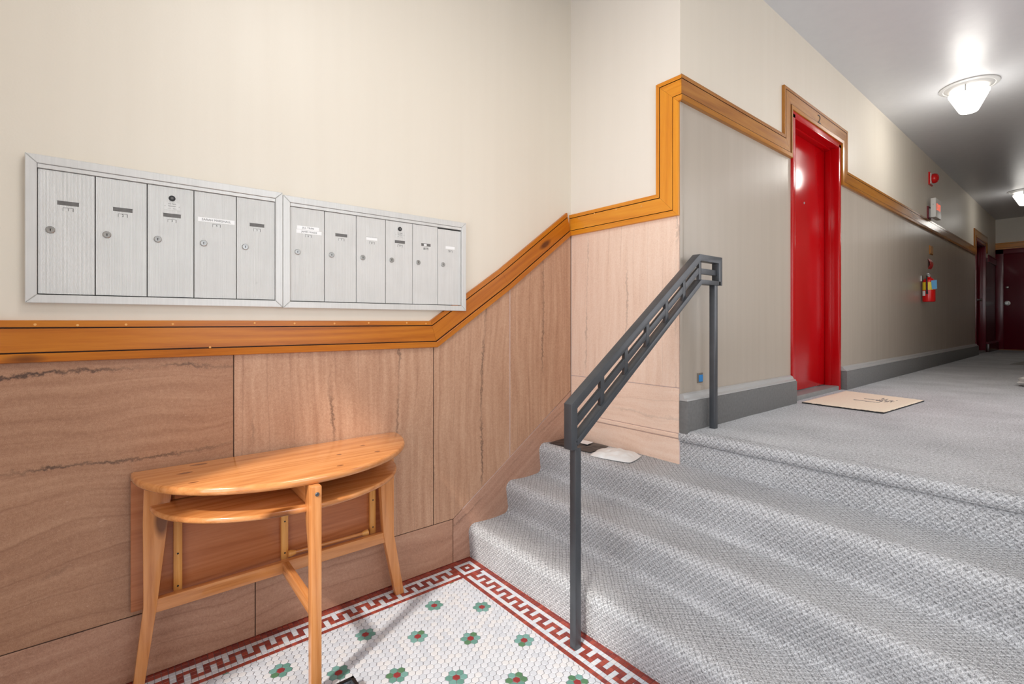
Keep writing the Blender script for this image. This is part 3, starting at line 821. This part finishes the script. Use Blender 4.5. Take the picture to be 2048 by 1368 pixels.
mail_unit('right one of two brushed aluminium wall mailbox banks, six doors, beside the sloping rail', .5313, 6, 1.3595, 1.8385,
          [dict(n='6', slot=0, labels=[(0, .350, .092, .0155, 'JILL TRAN'), (.004, .333, .106, .0155, 'JAMES WADE')]), dict(n='7'), dict(n='8', card=1),
           dict(n='9', master=1), dict(n='BOT', hole=1), dict(n='B1', low=1, labels=[(0, .335, .056, .014, '')], slot=0)])

# ------------------------------------------------------------------ half-round drop-leaf table
TT = .760
tb = empty('table', (-2.0, .53, 0), label='honey pine half-round drop-leaf table with lower shelf against the stone wall', category='table')
def board(mb, cx, cy, L, Dp, z0, z1, r, n=40, back=0, mi=0):
    """half ellipse board, flat side towards the wall, rounded edge"""
    pts = [(cx, cy-L)]
    for i in range(n+1):
        a = -math.pi/2+math.pi*i/n
        pts.append((cx+.012+(Dp-.012)*math.cos(a), cy+L*math.sin(a)))
    pts.append((cx, cy+L))
    th = z1-z0; rings = []
    for k in range(7):
        a = -math.pi/2+math.pi*k/6
        rings.append((inset(pts, r*(1-math.cos(a))), z0+th/2+th/2*math.sin(a)))
    m = len(pts); vs = []; fs_ = []
    for pl, z in rings: vs += [(p[0], p[1], z) for p in pl]
    for q in range(len(rings)-1):
        for i in range(m):
            j = (i+1) % m; fs_.append((q*m+i, q*m+j, (q+1)*m+j, (q+1)*m+i))
    fs_.append(tuple(range(m))[::-1]); fs_.append(tuple(range((len(rings)-1)*m, len(rings)*m)))
    mb.add(vs, fs_, mi)
XT = -2.207
M['pine_top'] = m_wood('pine_table_top', 1, (222, 156, 98), (202, 132, 74), (166, 96, 46), .2, 1.0, knots=False, coat=.6)
add_knots(M['pine_top'], [(-2.161, 0.2287, 0.012, 0.03), (-2.0698, 0.1784, 0.012, 0.028), (-1.9314, 0.1874, 0.008, 0.018), (-2.0425, 0.8184, 0.01, 0.014), (-1.9098, 0.8274, 0.012, 0.014), (-1.9642, 0.6885, 0.01, 0.014), (-1.8101, 0.6402, 0.008, 0.014)], (104, 50, 20))
mb = MB(); board(mb, XT, .537, .512, .470, TT-.028, TT, .009); mb.build('tabletop', 'pine_top', tb, smooth=True)
mb = MB(); board(mb, -2.150, .534, .458, .388, .632, .652, .006); mb.build('shelf', 'pine_y', tb, smooth=True)
# legs: sides splay outwards, wide at the top
def leg(sgn):
    yc = .532
    prof = [(.385, TT-.028), (.470, TT-.028), (.4735, .60), (.4720, .30), (.5050, 0), (.4720, 0), (.432, .30), (.402, .58)] if sgn < 0 else \
           [(.375, TT-.028), (.468, TT-.028), (.470, .60), (.4700, .30), (.5220, 0), (.4800, 0), (.418, .30), (.400, .58)]
    pl = [(yc+sgn*a, z) for a, z in prof]
    if sgn > 0: pl = [(yc+a, z) for a, z in prof]
    return MB().prism(pl, lambda a, b_, d: (-2.150+d, a, b_), 0, .034).build('leg', 'pine_z', tb, bevel=.004)
leg(-1); leg(1)
fl_ = [(-1.745, 0), (-1.712, 0), (-1.712, TT-.028), (-1.785, TT-.028), (-1.785, .62), (-1.750, .50)]
MB().prism(fl_, lambda a, b_, d: (a, .505+d, b_), 0, .036).build('leg', 'pine_z', tb, bevel=.004)
MB().lathe([(.0072, 0), (.0072, .002), (.005, .004), (.002, .003)], (-1.712, .525, .705), 'x', 14).build('bolt', 'iron', tb, smooth=True)
MB().box((-2.143, .090, .268), (-2.119, .972, .316)).build('stretcher', 'pine_y', tb, bevel=.003)
MB().prism([(-2.118, .268), (-1.748, .268), (-1.748, .316), (-2.118, .316)], lambda a, b_, d: (a, .512+d, b_), 0, .024).build('stretcher', 'pine_x', tb, bevel=.003)
MB().box((-2.148, .15, .655), (-2.128, .91, .731)).build('apron', 'pine_leaf', tb, bevel=.002)
MB().box((-2.12, .509, .654), (-1.79, .529, .731)).build('apron', 'pine_x', tb, bevel=.002)
lf = MB().box((-2.2055, .026, .262), (-2.1865, 1.0, TT-.030)).build('drop_leaf', 'pine_leaf', tb, bevel=.003)
for (a, z0_, z1_) in ((.150, .300, .70), (.520, .300, .70), (.906, .305, .70)):
    q = MB().box((-2.1865, a, z0_), (-2.168, a+.027, z1_)).build('batten', 'pine_pale', lf, bevel=.002)
    for zz in ((z0_+.02, .44) if a < .2 else (z0_+.030, .462)):
        MB().lathe([(.0035, 0), (.0035, .0006)], (-2.168, a+.0135, zz), 'x', 10).build('screw', 'ink', lf)
dwl = MB().tube([(-2.158, .556, .326), (-2.158, .875, .322)], .008, 10)
dwl.lathe([(.014, -.012), (.014, .0), (.008, .018)], (-2.158, .556, .326), 'y', 12, 1)
dwl.lathe([(.008, -.018), (.014, .0), (.014, .010)], (-2.158, .880, .322), 'y', 12, 1)
dwl.build('support_rod', ['pine_y', 'pine_pale'], tb, smooth=True)

# ------------------------------------------------------------------ handrail
XRL = -1.33
hr = empty('handrail', (XRL, 1.4, 0), label='blackened iron stair handrail with ladder-like top standing on two square posts', category='railing')
def barseg(pts, w, h, name='rail_bar', parent=hr, up=None):
    """bar of width w (x) and height h swept along (y, z) points, mitred"""
    P2 = [Vector(p) for p in pts]; n = len(P2); offs = []
    for i in range(n):
        d1_ = (P2[min(i+1, n-1)]-P2[max(i-1, 0)])
        if 0 < i < n-1:
            a = (P2[i]-P2[i-1]).normalized(); b_ = (P2[i+1]-P2[i]).normalized()
            na, nb = Vector((-a.y, a.x)), Vector((-b_.y, b_.x)); m = na+nb; m = m/m.dot(na)
        else: a = d1_.normalized(); m = Vector((-a.y, a.x))
        offs.append(m*h/2)
    vs = []; fs_ = []
    for p, o_ in zip(P2, offs):
        a, b_ = p-o_, p+o_
        vs += [(XRL-w/2, a.x, a.y), (XRL+w/2, a.x, a.y), (XRL+w/2, b_.x, b_.y), (XRL-w/2, b_.x, b_.y)]
    for i in range(n-1):
        for k in range(4):
            j = (k+1) % 4; fs_.append((i*4+k, i*4+j, i*4+4+j, i*4+4+k))
    fs_.append((3, 2, 1, 0)); fs_.append(tuple(4*(n-1)+k for k in range(4)))
    return MB().add(vs, fs_).build(name, 'iron', parent, bevel=.002)
RW = .042
YL, YK, YR = 1.385, 2.318, 2.520
ztop = lambda y: .968+(y-YL)*(1.632-.968)/(YK-YL)
barseg([(YL-.004, .797), (YL-.004, ztop(YL)), (YK, 1.633), (YR+.004, 1.633), (YR+.004, 1.497)], RW, .034, 'outer_rail')
barseg([(YL+.01, ztop(YL)-.076), (YK+.003, 1.565), (YR-.01, 1.565)], .014, .030, 'middle_rail')
barseg([(YL+.01, ztop(YL)-.148), (YK+.012, 1.508), (YR+.004, 1.508)], RW, .024, 'bottom_rail')
for y in (1.563, 1.723, 1.881, 2.034, 2.187, 2.336):
    zt_ = ztop(y) if y < YK else 1.633
    MB().box((XRL-.008, y-.012, zt_-.142), (XRL+.008, y+.012, zt_-.01)).build('picket', 'iron', hr, bevel=.001)
MB().box((XRL-.016, 1.392, -.0005), (XRL+.016, 1.424, .80)).build('post', 'iron', hr, bevel=.003)
MB().box((XRL-.016, 2.470, ZH-.003), (XRL+.016, 2.502, 1.50)).build('post', 'iron', hr, bevel=.003)

# ------------------------------------------------------------------ mailer bags on the third step
def bag(name, label, cx, cy, lx, ly, rot, h, mat, cat, z, tilt=(0, 0), pinch=.2):
    n, m = 26, 18; vs = []; fs_ = []
    for sgn in (1, -1):
        for i in range(n+1):
            for j in range(m+1):
                u, v = i/n*2-1, j/m*2-1
                e = (1-abs(u)**2.4)*(1-abs(v)**2.4)
                w = mnoise.noise(Vector((u*2.3+cx*5, v*2.1, sgn*2)))*.35+mnoise.noise(Vector((u*6, v*5+cx, sgn*4)))*.16
                hh = h*e**.7*(1+w*1.4)
                sx = 1-.05*abs(v)**3*pinch; sy = 1-.10*abs(u)**3*pinch
                x, y = u*lx/2*sx, v*ly/2*sy
                X_, Y_ = x*math.cos(rot)-y*math.sin(rot), x*math.sin(rot)+y*math.cos(rot)
                zz = z+.0045+(hh if sgn > 0 else 0)+.001*sgn
                if sgn > 0: zz += (.004*mnoise.noise(Vector((u*4, v*4, cx))))*(1 if e > .02 else 0)
                vs.append((cx+X_, cy+Y_, zz))
    k = (n+1)*(m+1)
    for sgn in (0, 1):
        for i in range(n):
            for j in range(m):
                a = sgn*k+i*(m+1)+j; fs_.append((a, a+m+1, a+m+2, a+1) if sgn == 0 else (a+1, a+m+2, a+m+1, a))
    ring = [i*(m+1) for i in range(n+1)]+[n*(m+1)+j for j in range(1, m+1)]+[i*(m+1)+m for i in range(n-1, -1, -1)]+[j for j in range(m-1, 0, -1)]
    for a, b_ in zip(ring, ring[1:]+ring[:1]): fs_.append((a, b_, b_+k, a+k))
    t = empty(name, (cx, cy, z), label=label, category=cat)
    MB().add(vs, fs_).build('bag_body', mat, t, smooth=True)
    return t
t = bag('mailing_bag', 'flat black plastic mailing bag with white label, in the corner of the third step', -2.038, 2.185, .32, .21, .10, .010, 'polyb', 'parcel', R3-.004, pinch=.6)
def quadlabel(t, pts, z, mat):
    MB().add([(x, y, z) for x, y in pts]+[(x, y, z-.0012) for x, y in pts], [(0, 1, 2, 3), (7, 6, 5, 4), (0, 4, 5, 1), (1, 5, 6, 2), (2, 6, 7, 3), (3, 7, 4, 0)]).build('address_label', mat, t)
quadlabel(t, [(-2.13, 2.165), (-1.965, 2.185), (-1.98, 2.255), (-2.145, 2.235)], R3+.0165, 'white')
t = bag('mailing_bag', 'crumpled white plastic mailing bag lying beside the black one on the third step', -1.735, 2.165, .25, .19, .25, .030, 'poly', 'parcel', R3-.002, pinch=1.2)

# ------------------------------------------------------------------ boot tray (black, lower edge of the frame)
t = empty('boot_tray', (-1.45, .40, 0), label='glossy black rubber boot tray on the mosaic floor beside the front table leg', category='tray')
tx0, tx1, ty0, ty1, th_ = -1.680, -1.16, .20, .640, .045
mb = MB(); w = .012
mb.prism([(tx0, ty0), (tx1, ty0), (tx1, ty1), (tx0, ty1)], tilefn, .0004, .006)
for (a, b_, c, d) in ((tx0, ty0, tx0+w, ty1), (tx1-w, ty0, tx1, ty1), (tx0, ty0, tx1, ty0+w), (tx0, ty1-w, tx1, ty1)): mb.box((a, b_, .004), (c, d, th_))
mb.build('rim', 'black', t, bevel=.002)
n = 30; vs = []
for i in range(n+1):
    for j in range(n+1):
        x = tx0+w+(tx1-tx0-2*w)*i/n; y = ty0+w+(ty1-ty0-2*w)*j/n
        e = min(i, n-i, j, n-j)/4; vs.append((x, y, .012+.030*max(0, 1-e)**2+.004*mnoise.noise(Vector((x*25, y*25, 0)))))
MB().add(vs, [(i*(n+1)+j, (i+1)*(n+1)+j, (i+1)*(n+1)+j+1, i*(n+1)+j+1) for i in range(n) for j in range(n)]).build('lining', 'tray', t, smooth=True)

# ------------------------------------------------------------------ doormats
def doormat(label, pts, z, mat, th=.014, print_=None, grp=None):
    cx = sum(p[0] for p in pts)/4; cy = sum(p[1] for p in pts)/4
    t = empty('doormat', (cx, cy, z), label=label, category='doormat')
    a, b_, c, d = [Vector(p) for p in pts]; n = 40; vs = []
    def at(u, v): return a*(1-u)*(1-v)+b_*u*(1-v)+c*u*v+d*(1-u)*v
    random.seed(5)
    for i in range(n+1):
        for j in range(n+1):
            p = at(i/n, j/n); edge = i in (0, n) or j in (0, n)
            vs.append((p.x, p.y, z+th*(.75 if edge else 1)+random.uniform(-.0012, .0012)))
    fs_ = [(i*(n+1)+j, (i+1)*(n+1)+j, (i+1)*(n+1)+j+1, i*(n+1)+j+1) for i in range(n) for j in range(n)]
    MB().add(vs, fs_).build('coir_pile', mat, t, smooth=True)
    MB().prism([tuple(p) for p in (a, b_, c, d)], tilefn, z+.0005, z+th*.55).build('backing', 'ink' if th > .01 else mat, t)
    if print_:
        mb = MB()
        for (u0, v0, u1, v1) in print_:
            q = [at(u0, v0), at(u1, v0), at(u1, v1), at(u0, v1)]
            mb.add([(p.x, p.y, z+th+.0016) for p in q]+[(p.x, p.y, z+th-.001) for p in q], [(0, 1, 2, 3), (7, 6, 5, 4), (0, 4, 5, 1), (1, 5, 6, 2), (2, 6, 7, 3), (3, 7, 4, 0)])
        mb.build('printed_marks', 'matdark', t, kind='stuff')
    return t
# u: along the wall (y), v: away from the wall (x)
pr_ = []
random.seed(9)
for k in range(26):
    u = .50+.10*random.random()+.20*random.random(); v = random.uniform(.60, .80); pr_.append((u, v, u+random.uniform(.01, .05), v+random.uniform(.006, .022)))
pr_ += [(.46, .40, .475, .72), (.60, .46, .615, .66)]
doormat('beige coir doormat with a faded grey print in front of the bright red door', [(-1.345, 3.735), (-1.335, 4.62), (-.815, 4.50), (-.865, 3.70)], ZH, 'mat', .012, pr_)
doormat('thin pale grey mat further down the hall, at the right edge of the photo', [(-.80, 9.35), (-.72, 10.25), (-.25, 10.2), (-.30, 9.3)], ZH, 'matgrey', .006)
# pale bundle just entering the frame at the right
vs = []; n = 14
for i in range(n+1):
    for j in range(n):
        a = math.pi*i/n; b_ = 2*math.pi*j/n
        d = Vector((math.sin(a)*math.cos(b_), math.sin(a)*math.sin(b_), math.cos(a)))
        r_ = 1+.35*mnoise.noise(d*2.2)+.12*mnoise.noise(d*6)
        vs.append((-.365+d.x*.115*r_, 6.28+d.y*.15*r_, ZH+max(.001, .048+d.z*.055*r_)))
MB().add(vs, [(i*n+j, i*n+(j+1) % n, (i+1)*n+(j+1) % n, (i+1)*n+j) for i in range(n) for j in range(n)]).build('cloth_bundle', 'cloth', smooth=True, label='small pale crumpled bundle on the hall carpet at the right edge of the photo', category='cloth')

# ------------------------------------------------------------------ things on the hall wall
t = empty('wall_plate', (XH, 2.50, .99), label='small taupe cover plate with blue tape, low on the wall behind the upper railing post', category='wall plate')
MB().prism(rect(2.472, 2.527, .962, 1.016), fH, 0, .005, 0, .0015).build('cover_plate', 'plate', t)
MB().prism(rect(2.484, 2.520, .968, 1.006), fH, .005, .009, 0, .001).build('tape_patch', 'tape', t)

# fire extinguisher
ex, ey = -1.345, 7.66
t = empty('fire_extinguisher', (ex, ey, 1.54), label='red fire extinguisher with yellow labels and blue tag hanging on the taupe wall', category='fire extinguisher')
MB().lathe([(.050, 0), (.060, .004), (.062, .012), (.062, .235), (.056, .262), (.038, .285), (.020, .296), (.020, .305)], (ex, ey, 1.545), 'z', 28).build('cylinder', 'sred', t, smooth=True)
def wrap(name, r, a0, a1, z0, z1, mat, mi=0):
    vs = []; n = 10
    for i in range(n+1):
        a = a0+(a1-a0)*i/n
        for rr in (r-.0006, r+.0010):
            for z in (z0, z1): vs.append((ex+rr*math.cos(a), ey+rr*math.sin(a), z))
    fs_ = []
    for i in range(n):
        k = i*4; fs_ += [(k+2, k+6, k+7, k+3), (k, k+1, k+5, k+4), (k+1, k+3, k+7, k+5), (k, k+4, k+6, k+2)]
    fs_ += [(0, 2, 3, 1), (n*4, n*4+1, n*4+3, n*4+2)]
    return MB().add(vs, fs_).build(name, mat, t)
wrap('yellow_label', .062, math.radians(-150), math.radians(-108), 1.69, 1.785, 'yellow')
wrap('yellow_label', .062, math.radians(-88), math.radians(-38), 1.69, 1.785, 'yellow')
wrap('paper_label', .062, math.radians(-30), math.radians(0), 1.695, 1.78, 'white')
wrap('paper_label', .062, math.radians(-150), math.radians(-112), 1.62, 1.68, 'white')
MB().lathe([(.016, 0), (.020, .004), (.020, .028), (.014, .034)], (ex, ey, 1.848), 'z', 16).box((ex-.012, ey-.05, 1.878), (ex+.012, ey+.03, 1.892)).box((ex-.010, ey-.055, 1.862), (ex+.010, ey+.0, 1.870)).build('valve_and_handle', 'chrome', t, bevel=.0015)
MB().tube([(ex, ey-.02, 1.868), (ex-.01, ey-.055, 1.86), (ex-.008, ey-.070, 1.82), (ex-.006, ey-.072, 1.72), (ex-.004, ey-.072, 1.64)], [.007, .007, .007, .007, .011], 10).build('hose', 'black', t, smooth=True)
MB().box((ex-.075, ey-.03, 1.80), (ex-.0735+.012, ey+.03, 1.87)).build('bracket', 'chrome', t, bevel=.001)
MB().add([(ex+.030, ey-.058, 1.80), (ex+.085, ey-.070, 1.805), (ex+.088, ey-.072, 1.70), (ex+.040, ey-.060, 1.695)]+[(ex+.030, ey-.056, 1.80), (ex+.085, ey-.068, 1.805), (ex+.088, ey-.070, 1.70), (ex+.040, ey-.058, 1.695)],
         [(0, 1, 2, 3), (7, 6, 5, 4), (0, 4, 5, 1), (1, 5, 6, 2), (2, 6, 7, 3), (3, 7, 4, 0)]).build('inspection_tag', 'blue', t)
# small red arrow-like marker above it
mb = MB(); vs = []
for i in range(9):
    z = 1.985+.125*i/8; xo = .022*math.sin(math.pi*i/8)+.002
    vs += [(XH+xo, 8.02, z), (XH+xo, 8.20, z), (XH+xo-.002, 8.20, z), (XH+xo-.002, 8.02, z)]
fs_ = []
for i in range(8):
    for k in range(4): j = (k+1) % 4; fs_.append((i*4+k, i*4+j, i*4+4+j, i*4+4+k))
fs_ += [(0, 1, 2, 3), (35, 34, 33, 32)]
mb.add(vs, fs_).build('extinguisher_marker', 'sred', label='small curved red marker sign on the wall just above the fire extinguisher', category='sign')
t = empty('wooden_wall_square', (XH, 8.17, 2.23), label='small tan square plate on the wall above the red marker sign', category='wall plate')
MB().prism(rect(8.09, 8.27, 2.175, 2.290), fH, 0, .010, 0, .003).build('plate_rim', 'trim_hz', t)
MB().prism(rect(8.105, 8.255, 2.187, 2.278), fH, .010, .013, 0, .001).build('plate_face', 'tan', t)
# alarm bell
t = empty('fire_alarm', (XH, 8.13, 3.15), label='red fire alarm bell on a square backplate high on the hall wall', category='alarm')
MB().prism(rect(8.045, 8.215, 3.068, 3.228), fH, 0, .018, 0, .002).build('back_plate', 'sred', t)
MB().prism(rect(8.058, 8.202, 3.080, 3.216), fH, .018, .026, 0, .002).build('strobe_plate', 'exitw', t)
MB().lathe([(.058, .026), (.062, .034), (.062, .052), (.054, .074), (.030, .088), (.006, .091)], (XH, 8.13, 3.150), 'x', 28).build('bell_dome', 'sred', t, smooth=True)
# exit sign: box standing off the wall on a red back box
t = empty('exit_sign', (XH, 8.05, 2.60), label='white box EXIT sign with lit orange letters on the hall wall above the rail', category='sign')
MB().prism(rect(7.965, 8.10, 2.615, 2.775), fH, 0, .018, 0, .002).build('back_plate', 'maroon', t)
MB().box((XH+.018, 8.00, 2.635), (XH+.040, 8.09, 2.745)).build('canopy', 'exitw', t, bevel=.003)
bx = MB().box((XH+.040, 7.95, 2.625), (XH+.090, 8.27, 2.865)).build('housing', 'exitw', t, bevel=.003)
mb = MB(); add_text(mb, 'EXIT', .120, fH, 8.11, 2.755, .0912, 0, sx=.98, flip=1); mb.build('letters', 'exitglow', bx)
MB().prism(rect(XH+.062, XH+.066, 2.78, 2.79), lambda a, b_, d: (a, 7.95-d, b_), 0, .001).build('test_button', 'ink', bx)

# ------------------------------------------------------------------ ceiling lamps
def lamp(x, y, label, power):
    t = empty('ceiling_lamp', (x, y, ZC), label=label, category='ceiling lamp', group='hall ceiling lamps')
    MB().lathe([(.205, 0), (.203, -.008), (.178, -.016), (.170, -.012), (.160, -.020), (.125, -.032), (.05, -.034)], (x, y, ZC-.0005), 'z', 48).build('ceiling_pan', 'pan', t, smooth=True)
    MB().lathe([(.136, -.058), (.141, -.064), (.139, -.076), (.078, -.205), (.066, -.228), (.058, -.236), (.030, -.243), (.001, -.244)], (x, y, ZC), 'z', 40, cap=False).build('glass_shade', 'lampglass', t, smooth=True)
    for k in range(3):
        a = k*2*math.pi/3+.5
        MB().lathe([(.004, -.030), (.004, -.080), (.007, -.082)], (x+.142*math.cos(a), y+.142*math.sin(a), ZC), 'z', 8).build('thumb_screw', 'chrome', t)
    l = bpy.data.lights.new('bulb', 'POINT'); l.energy = power*.035; l.color = (1, .97, .91); l.shadow_soft_size = .10
    o = bpy.data.objects.new('bulb', l); COL.objects.link(o); o.location = (x, y, ZC-.055)
    l = bpy.data.lights.new('bulb', 'POINT'); l.energy = power; l.color = (1, .97, .91); l.shadow_soft_size = .12
    o = bpy.data.objects.new('bulb', l); COL.objects.link(o); o.location = (x, y, ZC-.38)
lamp(-.765, 5.93, 'nearer frosted glass ceiling lamp on a round white pan, fully in view', 11)
lamp(-.80, 11.35, 'farther frosted glass ceiling lamp, cut off by the right edge of the photo', 4)
